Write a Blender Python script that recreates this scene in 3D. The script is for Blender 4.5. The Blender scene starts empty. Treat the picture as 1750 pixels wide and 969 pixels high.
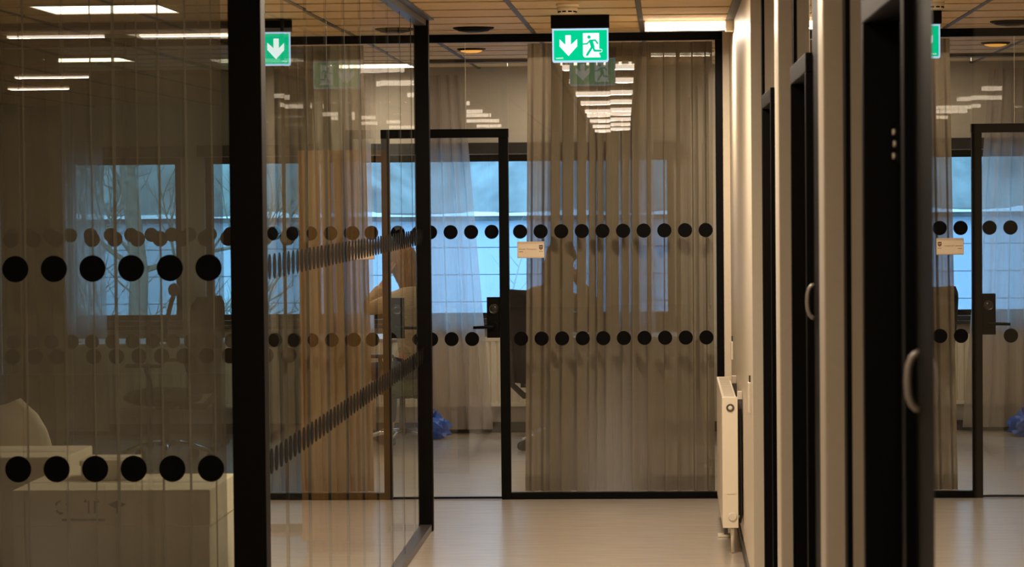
import bpy, bmesh, math, random
from mathutils import Vector, Matrix, Euler
random.seed(7)
sc = bpy.context.scene
COL = sc.collection

# ------------------------------------------------------------------ camera
F, W, H, CAMH = 5000.0, 1750, 969, 1.754
ROLL = 0.0092
VX, VY = 1140 - W / 2, H / 2 - 325.0          # where the corridor direction (+Y) vanishes
_c, _s = math.cos(ROLL), math.sin(ROLL)
_ux, _uy = _c * VX + _s * VY, -_s * VX + _c * VY
PITCH = math.atan(_uy / F)
YAW = math.atan(_ux * math.cos(PITCH) / F)
_r = Vector((math.cos(YAW), math.sin(YAW), 0))
_f = Vector((-math.sin(YAW) * math.cos(PITCH), math.cos(YAW) * math.cos(PITCH), -math.sin(PITCH)))
_u = _r.cross(_f)
_r2, _u2 = _r * _c - _u * _s, _r * _s + _u * _c
cam_d = bpy.data.cameras.new('camera')
cam = bpy.data.objects.new('camera', cam_d); COL.objects.link(cam)
m = Matrix((_r2, _u2, -_f)).transposed().to_4x4()
m.translation = Vector((0, 0, CAMH))
cam.matrix_world = m
cam_d.sensor_width = 36; cam_d.lens = 36 * F / W
cam_d.clip_start = 0.05; cam_d.clip_end = 400
cam_d.dof.use_dof = True; cam_d.dof.focus_distance = 16.6; cam_d.dof.aperture_fstop = 12
sc.camera = cam

# ------------------------------------------------------------------ world, exposure
LAMP_E = 9.0; LAMP_W = 38.0
SKY = (0.27, 0.53, 0.90); SKY_S = 5.0
world = bpy.data.worlds.new('world'); sc.world = world; world.use_nodes = True
bg = world.node_tree.nodes['Background']
bg.inputs[0].default_value = (*SKY, 1); bg.inputs[1].default_value = SKY_S
sc.view_settings.view_transform = 'Standard'
sc.view_settings.look = 'None'
sc.view_settings.gamma = 1.0
sc.view_settings.exposure = 0.0
sc.view_settings.use_curve_mapping = False
try:
    cy = sc.cycles
    cy.use_denoising = True
    cy.transparent_max_bounces = 40
    cy.max_bounces = 10; cy.diffuse_bounces = 5; cy.glossy_bounces = 6; cy.transmission_bounces = 6
    cy.sample_clamp_indirect = 6.0
    cy.caustics_reflective = False; cy.caustics_refractive = False
except Exception:
    pass

# ------------------------------------------------------------------ materials
def S(r, g, b):
    def f(c):
        c /= 255
        return c / 12.92 if c <= .04045 else ((c + .055) / 1.055) ** 2.4
    return (f(r), f(g), f(b))

def new_mat(name):
    mt = bpy.data.materials.new(name); mt.use_nodes = True
    nt = mt.node_tree; nt.nodes.clear()
    out = nt.nodes.new('ShaderNodeOutputMaterial')
    return mt, nt, out

def L(nt, a, b): nt.links.new(a, b)

def plain(name, col, rough=.5, metal=0., spec=.5, noise=0., nscale=20., stretch=(1, 1, 1), bump=0., coat=0.):
    mt, nt, out = new_mat(name)
    p = nt.nodes.new('ShaderNodeBsdfPrincipled')
    p.inputs['Base Color'].default_value = (*col, 1)
    p.inputs['Roughness'].default_value = rough
    p.inputs['Metallic'].default_value = metal
    p.inputs['Specular IOR Level'].default_value = spec
    if coat: p.inputs['Coat Weight'].default_value = coat; p.inputs['Coat Roughness'].default_value = .1
    if noise or bump:
        tc = nt.nodes.new('ShaderNodeTexCoord'); mp = nt.nodes.new('ShaderNodeMapping')
        mp.inputs['Scale'].default_value = stretch
        nz = nt.nodes.new('ShaderNodeTexNoise'); nz.inputs['Scale'].default_value = nscale
        nz.inputs['Detail'].default_value = 6
        L(nt, tc.outputs['Object'], mp.inputs[0]); L(nt, mp.outputs[0], nz.inputs['Vector'])
        if noise:
            cr = nt.nodes.new('ShaderNodeValToRGB')
            cr.color_ramp.elements[0].position = .3; cr.color_ramp.elements[1].position = .7
            cr.color_ramp.elements[0].color = (*[c * (1 - noise) for c in col], 1)
            cr.color_ramp.elements[1].color = (*[min(1, c * (1 + noise)) for c in col], 1)
            L(nt, nz.outputs[0], cr.inputs[0]); L(nt, cr.outputs[0], p.inputs['Base Color'])
        if bump:
            bp = nt.nodes.new('ShaderNodeBump'); bp.inputs['Strength'].default_value = bump
            bp.inputs['Distance'].default_value = .01
            L(nt, nz.outputs[0], bp.inputs['Height']); L(nt, bp.outputs[0], p.inputs['Normal'])
    L(nt, p.outputs[0], out.inputs[0])
    return mt

def emit(name, col, s):
    mt, nt, out = new_mat(name)
    e = nt.nodes.new('ShaderNodeEmission'); e.inputs[0].default_value = (*col, 1); e.inputs[1].default_value = s
    L(nt, e.outputs[0], out.inputs[0]); return mt

def cosnode(nt):
    """|cos| between surface normal and incoming ray"""
    g = nt.nodes.new('ShaderNodeNewGeometry')
    d = nt.nodes.new('ShaderNodeVectorMath'); d.operation = 'DOT_PRODUCT'
    L(nt, g.outputs['Normal'], d.inputs[0]); L(nt, g.outputs['Incoming'], d.inputs[1])
    a = nt.nodes.new('ShaderNodeMath'); a.operation = 'ABSOLUTE'
    L(nt, d.outputs['Value'], a.inputs[0])
    return g, a

def mth(nt, op, a, b=None):
    n = nt.nodes.new('ShaderNodeMath'); n.operation = op
    for i, v in enumerate((a, b)):
        if v is None: continue
        if isinstance(v, (int, float)): n.inputs[i].default_value = v
        else: L(nt, v, n.inputs[i])
    return n.outputs[0]

def glass_mat(name, tint=(.93, .95, .92), r0=.042):
    """thin architectural glass: slab Fresnel on the entering face, clear on the leaving face"""
    mt, nt, out = new_mat(name)
    g, c = cosnode(nt)
    one = mth(nt, 'SUBTRACT', 1.0, c.outputs[0])
    p5 = mth(nt, 'POWER', one, 5.0)
    fr = mth(nt, 'ADD', mth(nt, 'MULTIPLY', p5, 1 - r0), r0)
    slab = mth(nt, 'DIVIDE', mth(nt, 'MULTIPLY', fr, 2.0), mth(nt, 'ADD', fr, 1.0))
    front = mth(nt, 'SUBTRACT', 1.0, g.outputs['Backfacing'])
    fac = mth(nt, 'MULTIPLY', slab, front)
    tr = nt.nodes.new('ShaderNodeBsdfTransparent'); tr.inputs[0].default_value = (*tint, 1)
    gl = nt.nodes.new('ShaderNodeBsdfGlossy'); gl.inputs['Roughness'].default_value = 0.0
    gl.inputs[0].default_value = (.97, .97, .95, 1)
    mx = nt.nodes.new('ShaderNodeMixShader')
    L(nt, fac, mx.inputs[0]); L(nt, tr.outputs[0], mx.inputs[1]); L(nt, gl.outputs[0], mx.inputs[2])
    L(nt, mx.outputs[0], out.inputs[0]); return mt

def sheer_mat(name, col, t0, transl=.45, tcol=None):
    """sheer woven cloth: open weave lets part of the light straight through, less so on folds seen edge on"""
    mt, nt, out = new_mat(name)
    g, c = cosnode(nt)
    inv = mth(nt, 'DIVIDE', 1.0, mth(nt, 'MAXIMUM', c.outputs[0], .07))
    T = mth(nt, 'POWER', t0, inv)
    tc = nt.nodes.new('ShaderNodeTexCoord'); mp = nt.nodes.new('ShaderNodeMapping')
    mp.inputs['Scale'].default_value = (240, 240, 8)
    nz = nt.nodes.new('ShaderNodeTexNoise'); nz.inputs['Scale'].default_value = 1.0; nz.inputs['Detail'].default_value = 3
    L(nt, tc.outputs['Object'], mp.inputs[0]); L(nt, mp.outputs[0], nz.inputs['Vector'])
    cr = nt.nodes.new('ShaderNodeValToRGB')
    cr.color_ramp.elements[0].color = (*[k * .8 for k in col], 1); cr.color_ramp.elements[1].color = (*[min(1, k * 1.2) for k in col], 1)
    L(nt, nz.outputs[0], cr.inputs[0])
    di = nt.nodes.new('ShaderNodeBsdfDiffuse'); tl = nt.nodes.new('ShaderNodeBsdfTranslucent')
    L(nt, cr.outputs[0], di.inputs[0])
    if tcol: tl.inputs[0].default_value = (*tcol, 1)
    else: L(nt, cr.outputs[0], tl.inputs[0])
    m1 = nt.nodes.new('ShaderNodeMixShader'); m1.inputs[0].default_value = transl
    L(nt, di.outputs[0], m1.inputs[1]); L(nt, tl.outputs[0], m1.inputs[2])
    tr = nt.nodes.new('ShaderNodeBsdfTransparent')
    m2 = nt.nodes.new('ShaderNodeMixShader')
    L(nt, T, m2.inputs[0]); L(nt, m1.outputs[0], m2.inputs[1]); L(nt, tr.outputs[0], m2.inputs[2])
    L(nt, m2.outputs[0], out.inputs[0]); return mt

M = {}
M['black'] = plain('black_metal', (.0018, .0015, .0013), .5, 0, .09)
M['black_flat'] = plain('black_film', (.002, .0017, .0016), .7, 0, .08)
M['alu'] = plain('grey_aluminium', (.13, .115, .10), .4, .6)
M['alu_dark'] = plain('dark_aluminium', (.13, .12, .12), .35, .7)
M['glass'] = glass_mat('clear_glass')
M['glass_win'] = glass_mat('window_glass', (.94, .96, .97))
M['wood_ceiling'] = plain('oak_ceiling_board', (.70, .49, .245), .6, 0, .3, noise=.16, nscale=9, stretch=(1, 14, 1))
M['void'] = plain('black_backing', (.012, .010, .008), .9, 0, .1)
M['profile'] = plain('grey_ceiling_profile', (.085, .075, .065), .55, .0)
M['wall'] = plain('offwhite_paint', (.70, .62, .48), .34, 0, .5, noise=.02, nscale=60, bump=.02)
M['wall_office'] = plain('office_paint', (.62, .56, .48), .7, 0, .3)
M['wall_shaded'] = plain('shaded_room_paint', (.34, .31, .28), .8, 0, .2)  # darker tone puts the shade of the unlit right-hand rooms into the paint
M['white'] = plain('white_enamel', (.80, .73, .58), .35, 0, .5)
M['white_plastic'] = plain('white_plastic', (.74, .68, .56), .45)
M['lamp'] = emit('lamp_diffuser', (1.0, .81, .63), LAMP_E)
M['lamp_house'] = plain('lamp_housing', (.65, .58, .48), .5)
M['curtain'] = sheer_mat('brown_sheer', (.27, .212, .160), .20, .22)
M['curtain_win'] = sheer_mat('window_sheer', (.72, .65, .62), .36, .66)
M['curtain_front'] = sheer_mat('grey_brown_sheer', (.25, .22, .185), .42, .3)
M['oak'] = plain('oak_veneer', (.50, .27, .10), .45, 0, .4, noise=.2, nscale=5, stretch=(14, 14, 1))
M['cardboard'] = plain('white_cardboard', (.72, .66, .55), .8, 0, .2, noise=.04, nscale=12)
M['cardboard_lid'] = plain('cream_cardboard', (.80, .72, .56), .8, 0, .2)
M['print'] = plain('grey_print', (.16, .14, .12), .8, 0, .1)
M['navy'] = plain('dark_navy_cloth', (.006, .007, .011), .85, 0, .2, noise=.2, nscale=60)
M['olive'] = plain('olive_upholstery', (.085, .10, .055), .9, 0, .15, noise=.25, nscale=80)
M['chrome'] = plain('polished_aluminium', (.75, .77, .80), .18, 1)
M['rubber'] = plain('black_rubber', (.015, .015, .015), .6)
M['skin'] = plain('skin', (.56, .28, .17), .5, 0, .4, noise=.06, nscale=30)
M['hair'] = plain('light_brown_hair', (.34, .165, .055), .45, 0, .5, noise=.45, nscale=8, stretch=(22, 22, 1.2), bump=.5)
M['sweater'] = plain('beige_knit', (.50, .38, .25), .9, 0, .15, noise=.16, nscale=14, stretch=(2, 2, 14), bump=.7)
M['jeans'] = plain('dark_denim', (.03, .035, .06), .85, 0, .15)
M['bag'] = plain('blue_plastic_bag', (.012, .11, .55), .3, 0, .6)
M['paper'] = plain('paper', (.78, .80, .82), .8, 0, .2)
M['desk'] = plain('white_laminate', (.60, .58, .55), .4)
M['plate_alu'] = plain('name_plate_aluminium', (.62, .50, .35), .4, .25)
M['plate_paper'] = plain('name_plate_card', (.74, .62, .46), .6)
M['ink'] = plain('dark_ink', (.10, .07, .05), .7, 0, .1)
M['ink2'] = plain('bronze_ink', (.30, .17, .09), .6, 0, .2)
M['sign_green'] = emit('sign_green', (.0, .56, .25), 1.15)
M['sign_white'] = emit('sign_white', (.86, 1.0, .97), 1.25)
M['sign_edge'] = emit('sign_edge', (.55, .78, 1.0), .95)
M['warm_glow'] = emit('downlight_glow', (1.0, .42, .08), 1.1)
M['detector'] = plain('cream_plastic', (.85, .74, .56), .5)
M['blind'] = plain('black_cassette', (.012, .012, .013), .5)
M['facade'] = plain('pale_blue_cladding', (.50, .61, .70), .55, .0, .4, noise=.03, nscale=2)
M['facade_seam'] = plain('cladding_backing', (.22, .30, .38), .8)
M['snow'] = plain('snow', (.80, .86, .92), .7, 0, .3, noise=.1, nscale=3)
M['moss'] = plain('roof_growth', (.13, .14, .14), .9, 0, .1, noise=.4, nscale=6)
M['hill'] = plain('wooded_hillside', (.25, .29, .28), .9, 0, .1, noise=.4, nscale=.55, stretch=(2.2, 2.2, .8))
M['bark'] = plain('bark', (.24, .22, .17), .9, 0, .1, noise=.3, nscale=15)
M['bark_pale'] = plain('pale_bark', (.42, .42, .40), .9, 0, .1)
M['ground'] = plain('snowy_ground', (.30, .33, .35), .9, 0, .1, noise=.2, nscale=.6)
M['nickel'] = plain('dark_nickel', (.05, .045, .04), .25, .8)
M['handle'] = plain('brushed_handle', (.30, .27, .23), .4, .3)
M['joint'] = plain('grey_silicone', (.06, .055, .045), .5)
M['base'] = plain('dark_baseboard', (.045, .038, .03), .5)

def floor_mat():
    mt, nt, out = new_mat('linoleum_floor')
    p = nt.nodes.new('ShaderNodeBsdfPrincipled')
    tc = nt.nodes.new('ShaderNodeTexCoord')
    mp = nt.nodes.new('ShaderNodeMapping'); mp.inputs['Scale'].default_value = (1.2, 7, 1)
    nz = nt.nodes.new('ShaderNodeTexNoise'); nz.inputs['Scale'].default_value = 3; nz.inputs['Detail'].default_value = 8
    L(nt, tc.outputs['Object'], mp.inputs[0]); L(nt, mp.outputs[0], nz.inputs['Vector'])
    cr = nt.nodes.new('ShaderNodeValToRGB')
    cr.color_ramp.elements[0].position = .32; cr.color_ramp.elements[1].position = .7
    cr.color_ramp.elements[0].color = (.57, .50, .41, 1); cr.color_ramp.elements[1].color = (.63, .56, .465, 1)
    L(nt, nz.outputs[0], cr.inputs[0]); L(nt, cr.outputs[0], p.inputs['Base Color'])
    rr = nt.nodes.new('ShaderNodeMapRange'); rr.inputs[3].default_value = .20; rr.inputs[4].default_value = .26
    L(nt, nz.outputs[0], rr.inputs[0]); L(nt, rr.outputs[0], p.inputs['Roughness'])
    p.inputs['Specular IOR Level'].default_value = 1.0
    p.inputs['Coat Weight'].default_value = .5; p.inputs['Coat Roughness'].default_value = .2
    bp = nt.nodes.new('ShaderNodeBump'); bp.inputs['Strength'].default_value = .02; bp.inputs['Distance'].default_value = .002
    L(nt, nz.outputs[0], bp.inputs['Height']); L(nt, bp.outputs[0], p.inputs['Normal'])
    L(nt, p.outputs[0], out.inputs[0]); return mt
M['floor'] = floor_mat()

# ------------------------------------------------------------------ mesh helpers
class MB:
    def __init__(s): s.v = []; s.f = []; s.sm = []
    def add(s, vs, fs, smooth=False):
        b = len(s.v); s.v += [tuple(v) for v in vs]
        s.f += [tuple(b + i for i in f) for f in fs]; s.sm += [smooth] * len(fs); return s
    def box(s, x0, x1, y0, y1, z0, z1):
        return s.add([(x0, y0, z0), (x1, y0, z0), (x1, y1, z0), (x0, y1, z0), (x0, y0, z1), (x1, y0, z1), (x1, y1, z1), (x0, y1, z1)],
                     [(0, 3, 2, 1), (4, 5, 6, 7), (0, 1, 5, 4), (1, 2, 6, 5), (2, 3, 7, 6), (3, 0, 4, 7)])
    def rot_box(s, c, size, rot):
        R = Euler(rot).to_matrix(); hx, hy, hz = [k / 2 for k in size]
        vs = [Vector(c) + R @ Vector(p) for p in [(-hx, -hy, -hz), (hx, -hy, -hz), (hx, hy, -hz), (-hx, hy, -hz), (-hx, -hy, hz), (hx, -hy, hz), (hx, hy, hz), (-hx, hy, hz)]]
        return s.add(vs, [(0, 3, 2, 1), (4, 5, 6, 7), (0, 1, 5, 4), (1, 2, 6, 5), (2, 3, 7, 6), (3, 0, 4, 7)])
    def prism(s, poly, y0, y1, plane='xz'):
        """polygon (ccw seen from -y) in x,z extruded along y"""
        n = len(poly)
        mk = {'xz': lambda a, b, t: (a, t, b), 'xy': lambda a, b, t: (a, b, t), 'yz': lambda a, b, t: (t, a, b)}[plane]
        vs = [mk(a, b, y0) for a, b in poly] + [mk(a, b, y1) for a, b in poly]
        fs = [tuple(range(n)), tuple(range(2 * n - 1, n - 1, -1))] + [(i, i + n, (i + 1) % n + n, (i + 1) % n) for i in range(n)]
        return s.add(vs, fs)
    def cyl(s, p0, p1, r0, r1=None, n=16, cap=True):
        return s.tube([p0, p1], [r0, r0 if r1 is None else r1], n, cap)
    def tube(s, pts, rad, n=10, cap=True, smooth=True):
        pts = [Vector(p) for p in pts]
        if not isinstance(rad, (list, tuple)): rad = [rad] * len(pts)
        vs = []; prev = None
        for i, p in enumerate(pts):
            t = (pts[min(i + 1, len(pts) - 1)] - pts[max(i - 1, 0)]).normalized()
            if prev is None:
                a = Vector((0, 0, 1)) if abs(t.z) < .9 else Vector((1, 0, 0))
                x = t.cross(a).normalized()
            else:
                x = (prev - t * prev.dot(t)).normalized()
            prev = x; y = t.cross(x)
            for k in range(n):
                an = 2 * math.pi * k / n
                vs.append(p + (x * math.cos(an) + y * math.sin(an)) * rad[i])
        fs = []
        for i in range(len(pts) - 1):
            for k in range(n):
                fs.append((i * n + k, i * n + (k + 1) % n, (i + 1) * n + (k + 1) % n, (i + 1) * n + k))
        s.add(vs, fs, smooth)
        if cap:
            b = len(s.v) - len(vs); l = len(s.v) - n
            s.f.append(tuple(b + k for k in range(n - 1, -1, -1))); s.sm.append(False)
            s.f.append(tuple(l + k for k in range(n))); s.sm.append(False)
        return s
    def lathe(s, prof, c=(0, 0, 0), n=24, axis='z'):
        vs = []
        for r, h in prof:
            for k in range(n):
                a = 2 * math.pi * k / n; x, y = r * math.cos(a), r * math.sin(a)
                p = {'z': (x, y, h), 'y': (x, h, y), 'x': (h, x, y)}[axis]
                vs.append((c[0] + p[0], c[1] + p[1], c[2] + p[2]))
        fs = [(i * n + k, i * n + (k + 1) % n, (i + 1) * n + (k + 1) % n, (i + 1) * n + k) for i in range(len(prof) - 1) for k in range(n)]
        s.add(vs, fs, True)
        b = len(s.v) - len(vs)
        s.f.append(tuple(b + k for k in range(n - 1, -1, -1))); s.sm.append(False)
        l = len(s.v) - n
        s.f.append(tuple(l + k for k in range(n))); s.sm.append(False)
        return s
    def ellipsoid(s, c, r, nu=20, nv=12):
        vs = [(c[0], c[1], c[2] - r[2])]
        for j in range(1, nv):
            ph = -math.pi / 2 + math.pi * j / nv
            for i in range(nu):
                th = 2 * math.pi * i / nu
                vs.append((c[0] + r[0] * math.cos(ph) * math.cos(th), c[1] + r[1] * math.cos(ph) * math.sin(th), c[2] + r[2] * math.sin(ph)))
        vs.append((c[0], c[1], c[2] + r[2])); top = len(vs) - 1
        fs = [(0, 1 + (i + 1) % nu, 1 + i) for i in range(nu)]
        for j in range(nv - 2):
            for i in range(nu):
                a = 1 + j * nu; fs.append((a + i, a + (i + 1) % nu, a + nu + (i + 1) % nu, a + nu + i))
        a = 1 + (nv - 2) * nu
        fs += [(a + i, a + (i + 1) % nu, top) for i in range(nu)]
        return s.add(vs, fs, True)
    def mesh(s, name, mat, fix=True):
        me = bpy.data.meshes.new(name); me.from_pydata(s.v, [], s.f)
        me.polygons.foreach_set('use_smooth', s.sm)
        if fix:
            bm = bmesh.new(); bm.from_mesh(me)
            bmesh.ops.recalc_face_normals(bm, faces=bm.faces); bm.to_mesh(me); bm.free()
        me.materials.append(M[mat] if isinstance(mat, str) else mat); me.update()
        return me
    def build(s, name, mat, parent=None, bevel=0., loc=None, rot=None, fix=True):
        return link(name, s.mesh(name, mat, fix), parent, bevel, loc, rot)

def link(name, me, parent=None, bevel=0., loc=None, rot=None):
    o = bpy.data.objects.new(name, me); COL.objects.link(o)
    if parent: o.parent = parent
    if loc: o.location = loc
    if rot: o.rotation_euler = rot
    if bevel:
        b = o.modifiers.new('bevel', 'BEVEL'); b.width = bevel; b.segments = 2; b.limit_method = 'ANGLE'
    return o

def tag(o, label, cat, group=None, kind=None):
    o['label'] = label; o['category'] = cat
    if group: o['group'] = group
    if kind: o['kind'] = kind
    return o
def struct(o, label, cat): return tag(o, label, cat, kind='structure')
def empty(name, loc=(0, 0, 0), rz=0.):
    o = bpy.data.objects.new(name, None); COL.objects.link(o); o.location = loc; o.rotation_euler = (0, 0, rz)
    o.empty_display_size = .1; return o
def copy_tree(o, parent=None):
    c = o.copy(); COL.objects.link(c)
    if parent: c.parent = parent
    for ch in list(o.children): copy_tree(ch, c)
    return c
def B(*a): return MB().box(*a)

def text_mesh(body, size, mat, align='LEFT'):
    cu = bpy.data.curves.new('t', 'FONT'); cu.body = body; cu.size = size; cu.align_x = align; cu.extrude = .0002; cu.resolution_u = 2
    ob = bpy.data.objects.new('t', cu); COL.objects.link(ob)
    bpy.context.view_layer.update()
    me = bpy.data.meshes.new_from_object(ob.evaluated_get(bpy.context.evaluated_depsgraph_get()))
    bpy.data.objects.remove(ob); bpy.data.curves.remove(cu)
    me.materials.clear(); me.materials.append(M[mat]); return me

# marking dots on glass: one shared disc lying in the x-z plane, and one in the y-z plane
DOT_R = .0405
dot_xz = MB().lathe([(DOT_R, -.0006), (DOT_R, .0006)], n=32, axis='y').mesh('dot', 'black_flat')
dot_yz = MB().lathe([(DOT_R, -.0006), (DOT_R, .0006)], n=24, axis='x').mesh('dot', 'black_flat')
for me_ in (dot_xz, dot_yz): me_.polygons.foreach_set('use_smooth', [False] * len(me_.polygons))
ZU, ZL = 1.526, .916

# ------------------------------------------------------------------ floor and ceiling
CEIL = 2.65; D = 16.64; E = 21.25
HALL_X = -6.6; BACK_Y = -11.0
o = MB().box(HALL_X, 2.2, BACK_Y, E + .3, -.15, 0).build('floor', 'floor')
struct(o, 'glossy beige linoleum floor running down the corridor', 'floor')
ceil = MB().box(HALL_X - .15, 2.2, BACK_Y - .15, E + .3, CEIL + .03, CEIL + .15).build('ceiling', 'void')
struct(ceil, 'wooden board ceiling with grey metal profiles', 'ceiling')
# boards 0.6 m on a grid; long joints at x = -0.745 + 0.61 k, cross joints at y = 0.6 k
GX0, GP = -.745, .613
tile_me = MB().box(-GP / 2 + .014, GP / 2 - .014, -.256, .256, CEIL, CEIL + .022).mesh('ceiling_board', 'wood_ceiling')
rest = MB()
for i in range(-10, 5):
    xc = GX0 + GP * (i + .5)
    if xc < HALL_X + .3 or xc > 2.0: continue
    for j in range(int(BACK_Y / .6), int(E / .6) + 1):
        yc = .6 * j + .3
        if yc > E - .1: continue
        if yc > 12.2 and -4.6 < xc < .5:
            t = link('ceiling_board', tile_me, ceil, 0, (xc, yc, 0))
        else:
            rest.box(xc - GP / 2 + .014, xc + GP / 2 - .014, yc - .256, yc + .256, CEIL, CEIL + .022)
o = rest.build('ceiling_board_field', 'wood_ceiling', ceil, fix=False); o['kind'] = 'stuff'
for i in range(-9, 5):
    x = GX0 + GP * i
    if x < HALL_X or x > 2: continue
    MB().box(x - .013, x + .013, BACK_Y, D - .04, CEIL - .003, CEIL + .03).build('ceiling_profile', 'profile', ceil)
    MB().box(x - .013, x + .013, D + .05, E, CEIL - .003, CEIL + .03).build('ceiling_profile', 'profile', ceil)
MB().box(HALL_X, .357, D - .13, D + .05, CEIL - .002, CEIL + .03).build('ceiling_edge_strip', 'wall_office', ceil)
MB().box(.315, .357, 12.46, 15.9, CEIL - .006, CEIL + .03).build('ceiling_edge_profile', 'profile', ceil)

# ------------------------------------------------------------------ end glass wall (slightly out of square with the corridor)
wall_end = empty('wall_end', (0, D, 0), .007)
struct(wall_end, 'black framed glass partition with two rows of black dots at the corridor end', 'glass wall')
XR0, XR1 = -.900, .277
def bar(name, x0, x1, z0, z1, parent=wall_end, y0=-.03, y1=.03, mat='black', bevel=.0015):
    return MB().box(x0, x1, y0, y1, z0, z1).build(name, mat, parent, bevel)
bar('top_rail', HALL_X, .317, 2.603, 2.648)
bar('bottom_rail', XR0, .317, 0.002, .038)
bar('bottom_rail', HALL_X, -1.84, 0.002, .038)
bar('end_stile', XR1, .317, .0385, 2.6025)
bar('wall_filler', .3175, .3565, 0.001, 2.649, y0=-.045, y1=.05, mat='wall')
def pane(x0, x1, z0, z1, parent, tilt=(0, 0, 0), y=0., name='glass_pane'):
    xc, zc = (x0 + x1) / 2, (z0 + z1) / 2
    return MB().box(x0 - xc, x1 - xc, -.005, .005, z0 - zc, z1 - zc).build(name, 'glass', parent, 0, (xc, y, zc), tilt)
def dots_on(p, xs, dy=-.0062, skip=()):
    cx, cz = p.location.x, p.location.z
    for zz in (ZU, ZL):
        for k, x in enumerate(xs):
            if (zz, k) in skip: continue
            link('marking_dot', dot_xz, p, 0, (x - cx, dy, zz - cz))
p1 = pane(XR0 + .001, -.319, .036, 2.605, wall_end)
p2 = pane(-.3175, XR1 + .001, .036, 2.605, wall_end, (.0005, 0, 0))
XD = [-.837 + .1171 * k for k in range(10)]
dots_on(p1, [x for x in XD if x < -.33]); dots_on(p2, [x for x in XD if x > -.33])
B(-.3188, -.3177, -.005, .005, .039, 2.602).build('glass_joint', 'joint', wall_end)
B(-1.1417, -1.1403, -.005, .005, 2.113, 2.602).build('glass_joint', 'white_plastic', wall_end)
for a, b, tl in ((-1.84, -1.142, -.0009), (-1.140, -.9005, .0004)):
    pane(a, b, 2.112, 2.605, wall_end, (tl, 0, 0))
xs = -1.85
while xs > HALL_X + .3:
    q = pane(xs - .92, xs - .003, .036, 2.605, wall_end, (random.uniform(-.0006, .0006), 0, random.uniform(-.0006, .0006)))
    if xs > -4.5: dots_on(q, [xs - .06 - .1171 * k for k in range(8) if xs - .06 - .1171 * k > xs - .9])
    xs -= .922
# door in the end wall
door1 = empty('door_1', (0, D, 0), .007)
struct(door1, 'glass door in slim black frame with lever handle at corridor end', 'door')
bar('door_frame_head', -1.84, -.8985, 2.062, 2.112, door1, -.036, .036)
bar('door_frame_jamb', -.955, -.9005, .002, 2.0615, door1, -.034, .034)
bar('door_frame_jamb', -1.84, -1.79, .002, 2.0615, door1, -.034, .034)
bar('door_bottom_rail', -1.789, -.956, .004, .014, door1, -.018, .018)
pd = pane(-1.788, -.957, .0135, 2.060, door1, (0, 0, .0006), name='door_glass')
dots_on(pd, [-.999 - .1171 * k for k in range(7)], skip={(ZL, 0)})
lk = MB().box(-1.030, -.957, -.024, .024, .923, 1.154).build('lock_case', 'black', door1, .002)
MB().lathe([(.029, -.024), (.029, -.030), (.026, -.034), (.024, -.031), (.014, -.031), (.012, -.036)], c=(-.991, 0, 1.088), n=28, axis='y').build('lock_cylinder', 'nickel', lk)
MB().lathe([(.026, -.024), (.026, -.032), (.024, -.034)], c=(-.988, 0, .986), n=24, axis='y').build('handle_rose', 'black', lk)
MB().tube([(-.988, -.03, .986), (-.988, -.07, .986), (-.998, -.078, .986), (-1.03, -.08, .986), (-1.105, -.08, .984)], [.009, .009, .0095, .009, .008], 12).build('lever_handle', 'black', lk)

# name plate on the end wall
np_ = empty('name_plate', (0, D, 0), .007)
tag(np_, 'small beige name plate with a dark crest fixed to the end glass', 'sign')
px0, px1, pz0, pz1 = -.853, -.700, 1.375, 1.469
B(px0, px1, -.0160, -.0075, pz0, pz1).build('plate', 'plate_alu', np_, .0008)
B(px0 + .002, px1 - .001, -.0185, -.0161, pz1 - .010, pz1 - .001).build('clip_strip', 'plate_alu', np_)
B(px0 + .002, px1 - .001, -.0185, -.0161, pz0 + .001, pz0 + .006).build('clip_strip', 'plate_alu', np_)
B(px0 + .003, px1 - .003, -.0168, -.0161, pz0 + .0065, pz1 - .0105).build('card', 'plate_paper', np_)
t = link('name_text', text_mesh('Annelie Thomasson', .0128, 'ink2'), np_, 0, (px0 + .008, -.0171, pz0 + .047), (math.pi / 2, 0, 0))
B(px0 + .008, px0 + .033, -.0171, -.01685, pz0 + .034, pz0 + .0375).build('small_print_line', 'ink2', np_)
cx, cz = px0 + .1345, pz0 + .060
sh = [(-.0105, .0135), (-.0105, -.003), (-.008, -.009), (0, -.0135), (.008, -.009), (.0105, -.003), (.0105, .0135)]
B_ = MB().prism([(cx + a, cz + b) for a, b in sh], -.0176, -.0169).build('crest', 'ink', np_)
MB().prism([(cx + a, cz + b) for a, b in [(-.007, .008), (-.004, .004), (0, .007), (.004, .004), (.007, .008), (.007, .0055), (.004, .001), (0, .004), (-.004, .001), (-.007, .0055)][::-1]], -.0182, -.0177).build('crest_mark', 'plate_paper', B_)
MB().lathe([(.0048, -.0182), (.0048, -.0177)], c=(cx, 0, cz - .004), n=16, axis='y').build('crest_mark', 'ink2', B_)
B(cx - .010, cx - .002, -.0171, -.01685, pz0 + .036, pz0 + .039).build('small_print_line', 'ink', np_)
B(cx + .001, cx + .010, -.0171, -.01685, pz0 + .036, pz0 + .039).build('small_print_line', 'ink', np_)

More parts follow.
